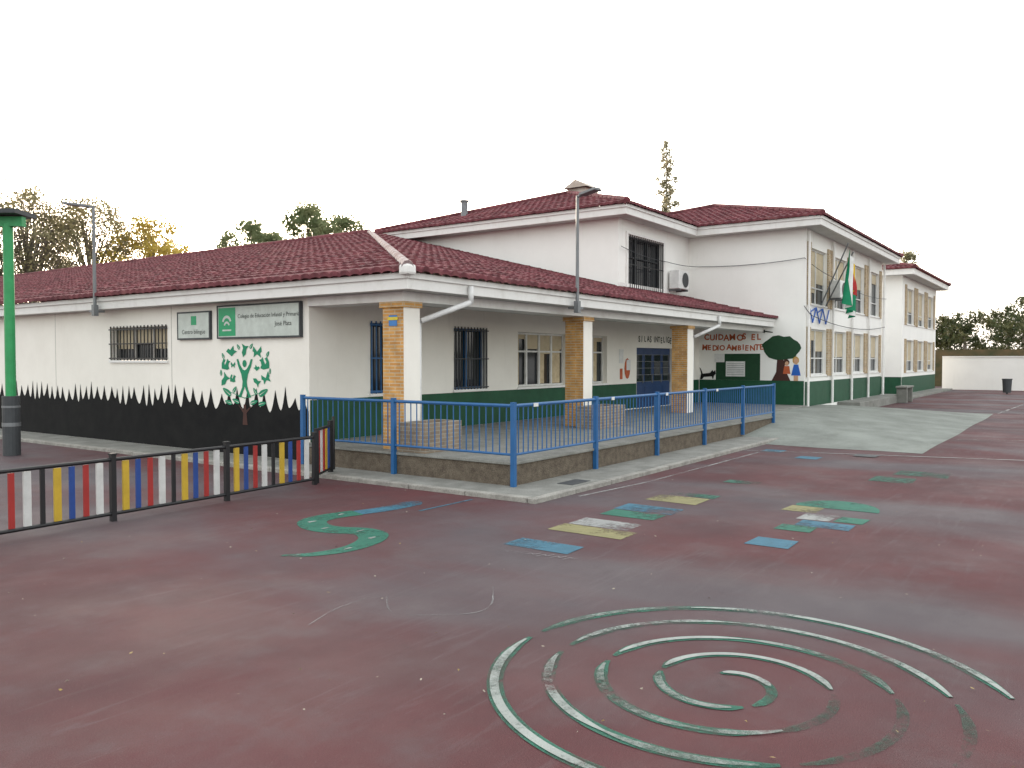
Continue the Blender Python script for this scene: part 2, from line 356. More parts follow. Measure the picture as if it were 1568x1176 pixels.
ac=Acc(); ac.box(38.02,43.98,9.0,14,0,1.98); ac.box(38.02,43.98,8.7,14,1.98,2.15); ac.box(38.02,43.98,12,14,2.15,5.0); ac.make('link_block',WALL2,SB)
def band(ax,c,a0,a1,z0,z1,m=GREEN): return poly('painted_band',ax,c,[(a0,z0),(a1,z0),(a1,z1),(a0,z1)],m,SB,-.004)
band('y',10.9,9.46,21.78,.39,1.11); band('y',10.9,24.38,26.49,.36,1.13)
band('x',26.5,7.4,10.88,.3,1.13)
band('y',7.38,26.51,37.99,.3,1.1); band('y',7.6,44.01,54.59,.1,.95); band('x',44,7.61,8.69,.1,.95)
band('x',26.5,8.8,10.3,1.131,2.0,TRGREEN)
ac=Acc()
for y in (14.95,19.6,24.2,28.8,33.4): ac.pb('x',9.45,y,y+.012,.06,2.86,-.003,-.0005)
ac.make('render_joints',mat('joint',(.35,.34,.31)),SB)

ac=Acc()
for x in (9.45,14.97,20.42):
    ac.box(x,x+.37,8.73,9.17,.39,2.62,0)
    ac.box(x+.004,x+.374,8.722,8.73,.39,2.62,1)
    ac.box(x+.37,x+.376,8.73,9.17,.39,2.62,1)
    ac.box(x-.04,x+.40,8.69,9.21,2.62,2.71,0)
ac.make('porch_columns',[YB,WALL],SB)
ac=Acc()
ac.box(9.42,9.86,9.22,10.9,2.71,2.86); ac.box(9.42,26.5,8.70,9.22,2.711,2.861)
ac.make('porch_beams',FASC,SB)
ac=Acc()
ac.box(9.14,9.22,8.36,50,2.86,3.10); ac.box(9.22,26.5,8.36,8.44,2.86,3.10)
ac.box(9.10,9.145,8.32,50,3.02,3.11); ac.box(9.145,26.5,8.32,8.365,3.02,3.11)
ac.make('porch_fascia',FASC,SB,bevel=.006)
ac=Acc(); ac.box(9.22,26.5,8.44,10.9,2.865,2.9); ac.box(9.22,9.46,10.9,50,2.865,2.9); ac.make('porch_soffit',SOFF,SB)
ac=Acc()
ac.box(20.9,20.98,10.8,20.6,5.93,6.20); ac.box(20.98,26.08,10.8,10.88,5.93,6.20)
ac.box(26.0,26.08,6.8,10.8,5.93,6.20); ac.box(26.08,38.6,6.8,6.88,5.93,6.20); ac.box(38.52,38.6,6.88,18,5.93,6.2)
ac.box(20.86,20.9,10.76,20.6,6.12,6.215); ac.box(20.9,25.95,10.76,10.8,6.12,6.215)
ac.box(25.96,26.0,6.76,10.76,6.12,6.215); ac.box(26.0,38.6,6.76,6.8,6.12,6.215)
ac.box(43.4,43.48,7.0,20,5.93,6.20); ac.box(43.48,55.2,7.0,7.08,5.93,6.20); ac.box(55.12,55.2,7.08,20,5.93,6.2)
ac.make('upper_fascia',FASC,SB,bevel=.006)
ac=Acc()
ac.box(20.98,21.4,10.88,20.6,5.94,5.96); ac.box(21.4,26.08,10.88,11.3,5.94,5.96); ac.box(26.08,26.5,6.88,18,5.94,5.96); ac.box(26.5,38.52,6.88,7.38,5.94,5.96)
ac.box(43.48,44,7.08,20,5.94,5.96); ac.box(44,55.12,7.08,7.6,5.94,5.96)
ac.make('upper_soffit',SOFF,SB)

# ---------------------------------------------------------------- roofs
def roof(name,p0,al,up,z0,L,top,slope,parent=SB,pitch=.23,ns=6,course=.40):
    al=Vector((*al,0)); up=Vector((*up,0)); na=int(L/pitch*ns)+1
    tm=max(top(L*i/(na-1)) for i in range(na)); nc=int(tm/course)+1
    rs=[(-.07,-.005),(-.07,.05)]
    for i in range(nc):
        rs.append(((i+1)*course-.002,.012)); rs.append(((i+1)*course,.05))
    v=[];f=[]
    for i in range(na):
        a_=L*i/(na-1); t=top(a_); ph=(a_/pitch)%1
        prof=.055*math.sqrt(abs(math.sin(math.pi*ph)))
        ti=int(a_/pitch); wob=((ti*7919)%13-6)*.0018
        for j,(r,o) in enumerate(rs):
            jit=(((ti*31+j//2*17)*2654435761)%97/97-.5)*.012
            r=min(r,t)+ (wob*3 if r<t and r>0 else 0)
            p=Vector((p0[0],p0[1],0))+al*a_+up*r
            v.append((p.x,p.y,z0+slope*r+ (prof if j else prof*.6)+o+jit))
    m=len(rs)
    for i in range(na-1):
        ta=max(top(L*i/(na-1)),top(L*(i+1)/(na-1)))
        for j in range(m-1):
            if rs[j][0]>ta: break
            q=i*m+j; f.append((q,q+m,q+m+1,q+1))
    return obj(name,v,f,TILE,parent)
Y0=8.3;X0=9.08;E=3.12
sx=(6.05-E)/10.92; sy=(6.05-E)/11.7
roof('left_wing_roof_tiles',(X0,Y0),(0,1),(1,0),E,41.7,lambda a_:min(10.92,a_*10.92/11.7),sx)
def topS(a_):
    x=X0+a_; lim=3.05 if x>21.3 else 11.7
    return min(a_*11.7/10.92,lim)
roof('porch_roof_tiles',(X0,Y0),(1,0),(0,1),E,26.5-X0,topS,sy)
obj('left_wing_roof_back',[(20,20,6.05),(20,50,6.05),(31,50,3.1),(31,9.0,3.1)],[(0,1,2,3)],TILE,SB)
EU=6.22; US=.32; AZ_=EU+4.92*US
roof('upper_roof_west',(20.85,10.75),(0,1),(1,0),EU,9.85,lambda a_:max(0,min(a_,9.85-a_)),US)
roof('upper_roof_south',(20.85,10.75),(1,0),(0,1),EU,9.5,lambda a_:min(a_,4.92),US)
obj('upper_roof_back',[(25.8,15.7,AZ_-.03),(30.4,15.7,AZ_-.03),(30.4,20.6,6.22),(20.85,20.6,6.22)],[(0,1,2,3)],TILE,SB)
roof('right_roof_west',(25.95,6.75),(0,1),(1,0),EU,11.3,lambda a_:max(0,min(a_,11.3-a_)),.29)
roof('right_roof_south',(25.95,6.75),(1,0),(0,1),EU,12.7,lambda a_:max(0,min(a_,5.65,12.7-a_)),.29)
obj('right_roof_back',[(31.6,12.4,7.84),(33.0,12.4,7.84),(38.65,18.05,6.22),(25.95,18.05,6.22)],[(0,1,2,3)],TILE,SB)
obj('right_roof_east',[(33.0,12.4,7.84),(38.65,6.75,6.22),(38.65,18.05,6.22)],[(0,1,2)],TILE,SB)
roof('far_roof_west',(43.35,6.95),(0,1),(1,0),EU,13,lambda a_:max(0,min(a_,13-a_)),.25)
roof('far_roof_south',(43.35,6.95),(1,0),(0,1),EU,11.9,lambda a_:max(0,min(a_,6,11.9-a_)),.25)
ac=Acc()
def hip(p,q,r=.1,z=.06):
    p=Vector(p);q=Vector(q);n=max(1,int((q-p).length/.42))
    for i in range(n):
        s=p+(q-p)*(i/n); e=p+(q-p)*((i+1.12)/n)
        ac.tube(s+Vector((0,0,z)),e+Vector((0,0,z+.02)),r*1.12,r*.95,8)
hip((X0-.02,Y0-.02,E),(20,20,6.05),.085); 
ac.make('hip_cap_light',mat('hip_mortar',(.34,.29,.29),(.19,.12,.12),scale=4,lo=.4,hi=.6),SB)
ac=Acc(); ac.box(9.0,9.2,8.22,8.42,3.06,3.22); ac.make('corner_cap',FASC,SB,bevel=.04)
ac=Acc()
hip((20,20,6.05),(20,50,6.05)); hip((20.85,10.75,EU),(25.77,15.67,AZ_)); hip((20.85,20.6,EU),(25.77,15.67,AZ_)); hip((25.77,15.67,AZ_),(30.4,15.67,AZ_))
hip((25.95,6.75,EU),(31.6,12.4,7.86)); hip((25.95,18.05,EU),(31.6,12.4,7.86)); hip((31.6,12.4,7.86),(33,12.4,7.86)); hip((33,12.4,7.86),(38.65,6.75,EU))
hip((43.35,6.95,EU),(49.3,12.9,7.7)); hip((55.2,6.95,EU),(49.3,12.9,7.7))
ac.make('ridge_caps',TILE,SB)
obj('flashing',[(21.38,11.29,E+sy*3.0+.10),(26.49,11.29,E+sy*3.0+.10),(26.49,11.29,E+sy*3+.2),(21.38,11.29,E+sy*3+.2)],[(0,1,2,3)],FASC,SB)
cx0,cy0=26.15,15.25
ac=Acc(); ac.box(cx0-.45,cx0+.45,cy0-.35,cy0+.35,7.5,8.0)
X1,X2,Y1,Y2=cx0-.6,cx0+.6,cy0-.5,cy0+.5
ac.quad([(X1,Y1,8.0),(X2,Y1,8.0),(X2,cy0,8.28),(X1,cy0,8.28)]); ac.quad([(X1,Y2,8.0),(X2,Y2,8.0),(X2,cy0,8.28),(X1,cy0,8.28)])
ac.quad([(X1,Y1,8.0),(X1,Y2,8.0),(X1,cy0,8.28)]); ac.quad([(X2,Y1,8.0),(X2,Y2,8.0),(X2,cy0,8.28)])
ac.make('roof_cowl',mat('cowl',(.6,.55,.5),(.35,.28,.22),scale=3),SB)
ac=Acc(); ac.tube((22.5,17.9,6.6),(22.5,17.9,7.28),.12,n=12); ac.tube((22.5,17.9,7.28),(22.5,17.9,7.34),.16,n=12); ac.make('chimney_flue',GREY,SB)
ac=Acc()
for dx in (0,11.0):
    ac.tube((10.6+dx,8.3,3.0),(10.6+dx,8.3,2.72),.045); ac.tube((10.6+dx,8.3,2.74),(9.86+dx,8.72,2.42),.045); ac.tube((9.868+dx,8.78,2.44),(9.868+dx,8.78,.4),.04)
ac.make('porch_downpipes',WHITE,SB,smooth=True)

def acunit(ax,c,a0,z0):
    e=empty('air_conditioner'); q=Acc()
    q.pb(ax,c,a0,a0+.85,z0,z0+.6,-.42,-.08); q.make('casing',WHITE,e,bevel=.02)
    q=Acc(); p=Vector(W(ax,c,a0+.5,z0+.3,-.425)); p2=Vector(W(ax,c,a0+.5,z0+.3,-.435)); q.tube(p,p2,.24,n=20); q.make('fan_grille',DGREY,e)
    q=Acc(); q.pb(ax,c,a0+.1,a0+.14,z0-.06,z0-.002,-.42,0); q.pb(ax,c,a0+.7,a0+.74,z0-.06,z0-.002,-.42,0); q.make('bracket',GREY,e)
acunit('y',11.3,24.75,4.1); acunit('y',7.38,29.1,3.9)

# ---------------------------------------------------------------- murals
GM=empty('grass_mural')
rnd=random.Random(3)
pts=[(10.92,.062)]; pts.append((10.92,.92))
y=10.95
while y<49.5:
    w=rnd.uniform(.18,.32); pts.append((y+w*rnd.uniform(.35,.65),rnd.uniform(1.14,1.34))); y+=w; pts.append((y,rnd.uniform(.84,.98)))
pts.append((y,.062))
vv=[];ff=[]
for i in range(1,len(pts)-2):
    p,q_=pts[i],pts[i+1]; steps=4
    prev=p
    for s in range(1,steps+1):
        t=s/steps; yy=p[0]+(q_[0]-p[0])*t
        rise=q_[1]>p[1]; tt=t**1.7 if rise else 1-(1-t)**1.7
        zz=p[1]+(q_[1]-p[1])*tt
        n=len(vv); vv+=[W('x',9.45,prev[0],.062,-.004),W('x',9.45,yy,.062,-.004),W('x',9.45,yy,zz,-.004),W('x',9.45,prev[0],prev[1],-.004)]; ff.append((n,n+1,n+2,n+3)); prev=(yy,zz)
obj('painted_grass',vv,ff,BLACK,GM)
HM=empty('round_emblem_mural')
def mp(u,v): return (12.65-u*1.10, 1.52+v*.96)
def mpoly(name,pts,m=MGREEN,off=-.007): poly(name,'x',9.45,[mp(*p) for p in pts],m,HM,off)
def leaf(cu,cv,l,w,ang,m=MGREEN,vein=True):
    P=[]
    for i in range(14):
        t=i/14*2*math.pi; s=math.cos(t); x=s*l/2; yy=math.sin(t)*w/2*(1-.35*s)
        P.append((cu+x*math.cos(ang)-yy*math.sin(ang),cv+x*math.sin(ang)+yy*math.cos(ang)))
    mpoly('leaf',P,m)
    if vein:
        c,s=math.cos(ang),math.sin(ang)
        mpoly('vein',[(cu-l*.42*c-.006*s,cv-l*.42*s+.006*c),(cu-l*.42*c+.006*s,cv-l*.42*s-.006*c),(cu+l*.4*c,cv+l*.4*s)],WALL,-.009)
def shp(cu,cv,s,P,rot=0,fl=1):
    c,sn_=math.cos(rot),math.sin(rot); mpoly('animal',[(cu+(x*fl*c-y*sn_)*s,cv+(x*fl*sn_+y*c)*s) for x,y in P],MGREEN,-.0075)
# central person, arms raised
mpoly('head',[( .055*math.cos(t/12*6.283),.22+.07*math.sin(t/12*6.283)) for t in range(12)])
mpoly('body',[(-.05,.11),(-.12,.20),(-.17,.31),(-.21,.30),(-.17,.17),(-.09,.02),(-.055,-.12),(-.07,-.24),(-.17,-.42),(-.10,-.43),(0,-.22),(.10,-.43),(.17,-.42),(.07,-.24),(.055,-.12),(.09,.02),(.17,.17),(.21,.30),(.17,.31),(.12,.20),(.05,.11),(0,.09)])
bird=[(-1,.1),(-.6,.5),(-.2,.3),(.4,.9),(.5,.3),(1.1,.1),(.5,-.2),(.1,-.6),(-.4,-.3)]
butt=[(0,.1),(.8,.9),(.9,.1),(.6,-.1),(.8,-.8),(.1,-.3),(-.1,-.3),(-.7,-.7),(-.6,0),(-.9,.2),(-.7,.9)]
fish=[(-1.2,.0),(-.5,.5),(.3,.4),(1,.9),(.8,0),(1,-.8),(.3,-.4),(-.5,-.5)]
squir=[(-.9,-.6),(-.9,.2),(-.5,.9),(-.1,.7),(-.4,.2),(-.2,-.1),(.1,.4),(.3,.9),(.5,.6),(.9,.5),(.6,.2),(.5,-.2),(.7,-.6),(.2,-.8)]
shp(-.35,.44,.14,bird); shp(-.50,.20,.13,squir); shp(.33,.43,.13,butt); shp(.51,.22,.14,squir,0,-1); shp(.0,.47,.11,fish,1.3)
shp(-.31,.19,.07,butt); shp(.32,.13,.08,bird,0,-1); shp(-.54,-.10,.12,fish,.9); shp(.55,-.06,.12,butt,.4); shp(-.31,-.07,.09,squir); shp(.31,-.12,.09,fish,-.6)
for (cu,cv,l,w,an) in [(-.48,-.33,.26,.11,2.6),(-.27,-.28,.15,.07,.9),(-.24,-.50,.20,.08,2.8),(.48,-.32,.26,.11,.5),(.27,-.3,.15,.07,2.2),(.24,-.51,.20,.08,.3),(-.44,-.53,.2,.08,2.9),(.45,-.53,.2,.08,.2),(-.58,.37,.12,.06,2.0),(.60,.40,.12,.06,1.0),(-.64,.04,.12,.06,1.6),(.65,.08,.11,.05,1.4),(-.16,.54,.12,.06,2.2),(.18,.55,.12,.06,.9)]:
    leaf(cu,cv,l,w,an)
def stem(x0,y0,x1,y1,w=.008):
    nx_,ny_=-(y1-y0),(x1-x0); l=math.hypot(nx_,ny_); nx_*=w/l; ny_*=w/l
    mpoly('stem',[(x0+nx_,y0+ny_),(x0-nx_,y0-ny_),(x1-nx_*.4,y1-ny_*.4),(x1+nx_*.4,y1+ny_*.4)],MGREEN,-.0078)
stem(0,-.44,.5,-.30); stem(0,-.44,-.5,-.30)
mpoly('roots',[(-.03,-.56),(.03,-.56),(.045,-.75),(.07,-.95),(-.06,-.95),(-.045,-.75)],BROWN,-.0085)
mpoly('roots',[(-.02,-.68),(-.17,-.56),(-.15,-.6),(-.03,-.74)],BROWN,-.0088); mpoly('roots',[(.02,-.68),(.17,-.58),(.15,-.62),(.03,-.74)],BROWN,-.0088)
def text(body,size,ax,c,a_,z,m,parent,off=-.01,name='lettering',bold=0,sx_=1,tilt=0):
    cu=bpy.data.curves.new(name,'FONT'); cu.body=body; cu.size=size; cu.offset=bold; cu.resolution_u=3
    t=bpy.data.objects.new('tmp',cu); COL.objects.link(t); bpy.context.view_layer.update()
    me=bpy.data.meshes.new_from_object(t.evaluated_get(bpy.context.evaluated_depsgraph_get())); bpy.data.objects.remove(t)
    me.materials.clear(); me.materials.append(m)
    R=Matrix.Rotation(math.radians(90),4,'X')
    if ax=='x': R=Matrix.Rotation(math.radians(-90),4,'Z')@R
    T=Matrix.Translation(Vector(W(ax,c,a_,z,off)))
    me.transform(T@R@Matrix.Diagonal((sx_,1,1,1))@Matrix.Rotation(tilt,4,'Z'))
    o=bpy.data.objects.new(name,me); COL.objects.link(o); o.parent=parent
def handtext(body,size,ax,c,a_,z,m,parent,off,step,seed,bold=.008):
    r_=random.Random(seed); p=a_
    for ch in body:
        if ch!=' ': text(ch,size*r_.uniform(.95,1.08),ax,c,p,z+r_.uniform(-.02,.02),m,parent,off,bold=bold,tilt=r_.uniform(-.06,.06))
        wd=step*(.5 if ch in ' I' else (1.25 if ch in 'MW' else 1))
        p+= -wd if ax=='x' else wd
s1=empty('school_sign'); q=Acc()
q.pb('x',9.45,11.08,13.35,2.22,2.78,-.06,-.03,0); q.pb('x',9.45,11.05,11.08,2.19,2.81,-.07,-.001,1); q.pb('x',9.45,13.35,13.38,2.19,2.81,-.07,-.001,1)
q.pb('x',9.45,11.08,13.35,2.78,2.81,-.069,-.001,1); q.pb('x',9.45,11.08,13.35,2.19,2.22,-.069,-.001,1)
q.pb('x',9.45,12.83,13.33,2.24,2.76,-.064,-.0605,2)
q.make('panel',[SIGNW,DGREY,SIGNG],s1)
text('Colegio de Educación Infantil y Primaria',.105,'x',9.45,12.76,2.56,TXT,s1,-.064)
text('José Plata',.115,'x',9.45,11.72,2.40,TXT,s1,-.064)
def ring(ax,c,ca,cz,r0,r1,a0,a1,m,par,off):
    P=[(ca+r1*math.cos(a0+(a1-a0)*i/10),cz+r1*math.sin(a0+(a1-a0)*i/10)) for i in range(11)]+[(ca+r0*math.cos(a1-(a1-a0)*i/10),cz+r0*math.sin(a1-(a1-a0)*i/10)) for i in range(11)]
    poly('emblem',ax,c,P,m,par,off)
ring('x',9.45,13.08,2.48,.09,.14,.2,2.9,SIGNW,s1,-.067); ring('x',9.45,13.08,2.42,.05,.09,.2,2.9,SIGNW,s1,-.067)
q=Acc(); q.pb('x',9.45,12.95,13.21,2.33,2.36,-.067,-.0645); q.make('emblem_bar',SIGNW,s1)
s2=empty('bilingual_centre_sign'); q=Acc()
q.pb('x',9.45,13.65,14.65,2.22,2.70,-.05,-.03,0); q.pb('x',9.45,13.62,14.68,2.19,2.22,-.055,-.001,1); q.pb('x',9.45,13.62,14.68,2.70,2.73,-.055,-.001,1); q.pb('x',9.45,13.62,13.65,2.22,2.70,-.055,-.001,1); q.pb('x',9.45,14.65,14.68,2.22,2.70,-.055,-.001,1)
q.pb('x',9.45,14.05,14.22,2.47,2.64,-.054,-.0505,2); q.make('panel',[SIGNW,DGREY,SIGNG],s2)
text('Centro bilingüe',.12,'x',9.45,14.52,2.30,TXT,s2,-.054)
WM=empty('playground_mural')
handtext('CUIDAMOS EL',.27,'x',26.5,10.72,2.46,REDB,WM,-.008,.195,1)
handtext('MEDIO AMBIENTE',.24,'x',26.5,10.8,2.12,REDB,WM,-.008,.165,2)
handtext('SI LAS INTELIGENCIAS',.25,'y',10.9,21.9,2.33,TXT,WM,-.008,.19,3,.005)
poly('painted_arrow','x',26.5,[(8.8,2.72),(8.65,2.78),(8.65,2.74),(8.4,2.70),(8.4,2.67),(8.65,2.70),(8.65,2.66)],TXT,WM,-.008)
def blob(ca,cz,ra,rz,m,off,n=22,j=.08,name='blob'):
    r_=random.Random(int(ca*100)); P=[]
    for i in range(n):
        t=i/n*2*math.pi; k_=1+r_.uniform(-j,j); P.append((ca+ra*k_*math.cos(t),cz+rz*k_*math.sin(t)))
    poly(name,'x',26.5,P,m,WM,off)
blob(8.12,2.17,.62,.40,TRGREEN,-.0085,name='tree_crown')
poly('tree_trunk','x',26.5,[(8.25,1.8),(8.05,1.8),(7.95,1.4),(7.82,1.13),(8.42,1.13),(8.28,1.4)],BROWN,WM,-.009)
blob(7.66,1.78,.10,.12,HAIR,-.009,name='girl_hair'); blob(7.65,1.76,.07,.09,SKIN,-.010,j=0,name='girl_face')
poly('girl_dress','x',26.5,[(7.72,1.65),(7.58,1.65),(7.50,1.3),(7.80,1.3)],BLUEL,WM,-.009); poly('girl_legs','x',26.5,[(7.72,1.3),(7.58,1.3),(7.58,1.13),(7.72,1.13)],SKIN,WM,-.0085)
blob(7.96,1.72,.10,.1,BROWN,-.0105,name='boy_hair'); blob(7.94,1.68,.06,.07,SKIN,-.011,j=0,name='boy_face')
poly('boy_shirt','x',26.5,[(8.02,1.6),(7.86,1.6),(7.82,1.35),(8.06,1.35)],REDB,WM,-.0105)
poly('cat','x',26.5,[(10.86,1.14),(10.82,1.35),(10.88,1.55),(10.83,1.5),(10.76,1.33),(10.5,1.36),(10.42,1.46),(10.38,1.40),(10.32,1.46),(10.30,1.33),(10.36,1.27),(10.4,1.14),(10.44,1.24),(10.72,1.22),(10.78,1.14)],BLACK,WM,-.012)
q=Acc()
q.pb('x',26.5,9.3,9.95,1.25,1.75,-.02,-.012,0); q.pb('x',26.5,10.0,10.35,1.72,2.0,-.02,-.0125,0); q.pb('y',10.9,20.7,20.95,1.7,2.1,-.01,-.001,0); q.pb('y',10.9,21.15,21.4,1.5,1.8,-.01,-.001,0); q.pb('y',10.9,24.8,25.2,1.5,2.0,-.01,-.001,0); q.pb('y',10.9,20.75,20.9,1.25,1.55,-.01,-.001,1)
for i in range(7):
    q.pb('x',26.5,9.34,9.91,1.3+i*.06,1.315+i*.06,-.0215,-.0201,2)
q.make('notices',[WHITE,REDB,GREY],WM)
blob2=[(21.2+.18*math.cos(t*.52),1.55+.3*math.sin(t*.52)) for t in range(12)]
poly('painted_shape','y',10.9,blob2,REDB,WM,-.006)
q=Acc()
for p,r in zip([(26.8,3.5),(27.2,3.0),(27.6,3.5),(27.6,3.5),(28.0,3.0),(28.4,3.5),(28.4,3.5),(28.8,3.0)],[(27.2,3.0),(27.6,3.5),(27.0,3.35),(28.0,3.0),(28.4,3.5),(27.8,3.35),(28.8,3.0),(29.2,3.5)]):
    q.tube((p[0],7.34,p[1]),(r[0],7.34,r[1]),.02,n=6)
q.make('blue_zigzag_decoration',BLUEL,WM)
q=Acc(); q.box(9.44,9.448,8.86,9.03,2.33,2.5); q.make('column_plaque',flat('plaque',(.05,.2,.5)),SB)
q=Acc(); q.box(9.434,9.4405,8.84,9.05,2.42,2.47); q.make('column_plaque_band',flat('plaque_y',(.7,.55,.05)),SB)

# ---------------------------------------------------------------- railing
RL=empty('blue_railing'); q=Acc()
def rail_run(p,q_,zt=1.17,zb=.50):
    p=Vector(p);r=Vector(q_);L=(r-p).length; d=(r-p)/L
    q.tube((p.x,p.y,zt),(r.x,r.y,zt),.024,n=8); q.tube((p.x,p.y,zb),(r.x,r.y,zb),.018,n=8)
    n=int(L/.115)
    for i in range(1,n):
        s=p+d*L*i/n; q.tube((s.x,s.y,zb),(s.x,s.y,zt),.0095,n=5,cap=False)
YF=6.43; XF=9.15
posts=[(XF,YF),(11.43,YF),(13.7,YF),(15.95,YF),(18.2,YF),(20.4,YF)]
for a_,b_ in zip(posts[:-1],posts[1:]): rail_run((a_[0],a_[1],0),(b_[0],b_[1],0))
pl=[(XF,YF),(XF,8.66),(XF,10.72)]
for a_,b_ in zip(pl[:-1],pl[1:]): rail_run((a_[0],a_[1],0),(b_[0],b_[1],0))
for p in posts+pl[1:]:
    z0=.06 if p[0]<17 else .1
    q.box(p[0]-.032,p[0]+.032,p[1]-.032,p[1]+.032,z0,1.22)
q.make('bars',BLUE,RL)
q=Acc()
for (x,y,dx) in [(9.6,YF-.03,.12),(11.9,YF-.03,.1),(14.0,YF-.03,.1),(16.5,YF-.03,.1)]:
    q.box(x,x+dx,y-.003,y,1.14,1.19)
q.make('reflective_tags',WHITE,RL)

for (x0,x1) in ((9.28,10.15),(14.62,15.75)):
    q=Acc(); q.box(x0,x1,8.14,8.20,.39,.84); q.box(x0,x1,8.62,8.68,.39,.84); q.box(x0,x0+.06,8.2,8.62,.39,.84); q.box(x1-.06,x1,8.2,8.62,.39,.84)
    q.box(x0+.06,x1-.06,8.2,8.62,.39,.76,1); q.make('brick_planter',[BB,PLIN])

# ---------------------------------------------------------------- coloured picket fence
cy=[flat('fence_yellow',(.50,.33,.03)),flat('fence_blue',(.015,.055,.24)),flat('fence_red',(.33,.025,.022)),flat('fence_white',(.55,.55,.54)),BLK]
F=empty('colored_picket_fence'); q=Acc()
fp=[(0.24,8.6),(1.79,8.7),(3.33,8.79),(4.88,8.89),(6.42,8.98),(7.99,9.12)]
def picket(px,py,d,w,z0,z1,m):
    nx_,ny_=-d.y,d.x
    n=len(q.v); h=w/2; t=.012
    for z in (z0,z1):
        for (s,e) in ((-h,-t),(h,-t),(h,t),(-h,t)):
            q.v.append((px+d.x*s+nx_*e,py+d.y*s+ny_*e,z))
    q.f+=[(n,n+3,n+2,n+1),(n+4,n+5,n+6,n+7),(n,n+1,n+5,n+4),(n+1,n+2,n+6,n+5),(n+2,n+3,n+7,n+6),(n+3,n,n+4,n+7)]; q.m+=[m]*6
seq=[0,1,2,3,4,0,1,2,3]
for A_,B_ in zip(fp[:-1],fp[1:]):
    p=Vector(A_);r=Vector(B_); L=(r-p).length; d=(r-p)/L
    q.tube((p.x,p.y,.69),(r.x,r.y,.69),.022,n=8,m=4); q.tube((p.x,p.y,.085),(r.x,r.y,.085),.022,n=8,m=4)
    for i,cidx in enumerate(seq):
        s=p+d*L*(i+1)/10
        if cidx==4: picket(s.x,s.y,d,.045,.08,.7,4)
        else: picket(s.x,s.y,d,.075 if cidx in(0,3) else .056,.105,.665,cidx)
for p in fp: q.box(p[0]-.028,p[0]+.028,p[1]-.028,p[1]+.028,0,.74,4); q.box(p[0]-.035,p[0]+.035,p[1]-.035,p[1]+.035,.74,.76,4)
q.make('fence_panels',cy,F)
G=empty('colored_gate'); q=Acc()
p=Vector((8.1,9.2)); r=Vector((8.75,9.62)); L=(r-p).length; d=(r-p)/L
for z in (.12,.78): q.tube((p.x,p.y,z),(r.x,r.y,z),.022,m=4)
q.box(p.x-.025,p.x+.025,p.y-.025,p.y+.025,.0,.8,4); q.box(r.x-.03,r.x+.03,r.y-.03,r.y+.03,.0,.86,4)
for i,cidx in enumerate([2,3,2,0,1]):
    s=p+d*L*(i+.9)/5.8; picket(s.x,s.y,d,.075,.14,.76,cidx)
q.tube((8.8,9.65,.06),(8.98,9.8,.9),.025,m=4); q.tube((8.98,9.8,.06),(8.98,9.8,.9),.022,m=4)
q.make('gate_leaf',cy,G)

# ---------------------------------------------------------------- green structure (left)
GP=empty('basketball_post'); q=Acc()
q.tube((7.17,16.6,0),(7.17,16.6,4.35),.09,n=16,m=0); q.tube((7.17,16.6,.0),(7.17,16.6,1.12),.15,n=16,m=1); q.tube((7.17,16.6,.55),(7.17,16.6,.62),.156,n=16,m=2); q.tube((7.17,16.6,.9),(7.17,16.6,.94),.156,n=16,m=2)
R=Vector((.5764,-.8171,0)); c0=Vector((7.17,16.6,0))
def beam(s0,s1,z0,z1,w,m):
    n=Vector((.8171,.5764,0))*w; P=[]
    for z in(z0,z1):
        for s,e in((s0,-1),(s1,-1),(s1,1),(s0,1)):
            v_=c0+R*s+n*e; P.append((v_.x,v_.y,z))
    k_=len(q.v); q.v+=P; q.f+=[(k_,k_+3,k_+2,k_+1),(k_+4,k_+5,k_+6,k_+7),(k_,k_+1,k_+5,k_+4),(k_+1,k_+2,k_+6,k_+5),(k_+2,k_+3,k_+7,k_+6),(k_+3,k_,k_+4,k_+7)]; q.m+=[m]*6
beam(-1.6,.30,4.29,4.47,.07,0); beam(-1.7,.34,4.49,4.57,.35,1); beam(-.5,-.38,3.7,4.29,.05,0)
q.make('frame',[LGREEN,DGREY,GREY],GP)

def lamp(x,y,dx,dy,dz,ln):
    e=empty('street_lamp'); q=Acc()
    q.tube((x,y,2.75),(x,y,5.0),.035,.03,n=10); q.box(x-.05,x+.05,y-.05,y+.05,2.72,2.95)
    q.box(x-.02,x+.2,y-.02,y+.2,2.8,2.84)
    q.make('pole',GREY,e)
    q=Acc(); p=Vector((x,y,4.98)); u=Vector((dx,dy,dz)).normalized(); t=p+u*.12; h=p+u*ln
    q.tube(p,t,.03,n=8); s=Vector((-dy,dx,0)).normalized()*.09; n=len(q.v)
    for P_ in(t,h):
        for a_,b_ in((-1,-.02),(1,-.02),(1,.03),(-1,.03)): q.v.append(tuple(P_+s*a_+Vector((0,0,b_))))
    q.f+=[(n,n+3,n+2,n+1),(n+4,n+5,n+6,n+7),(n,n+1,n+5,n+4),(n+1,n+2,n+6,n+5),(n+2,n+3,n+7,n+6),(n+3,n,n+4,n+7)];q.m+=[0]*6
    q.make('head',GREY,e,bevel=.008)
lamp(9.03,17.05,-.6,.8,.12,.6); lamp(13.9,8.24,-.25,-.97,.12,.55)

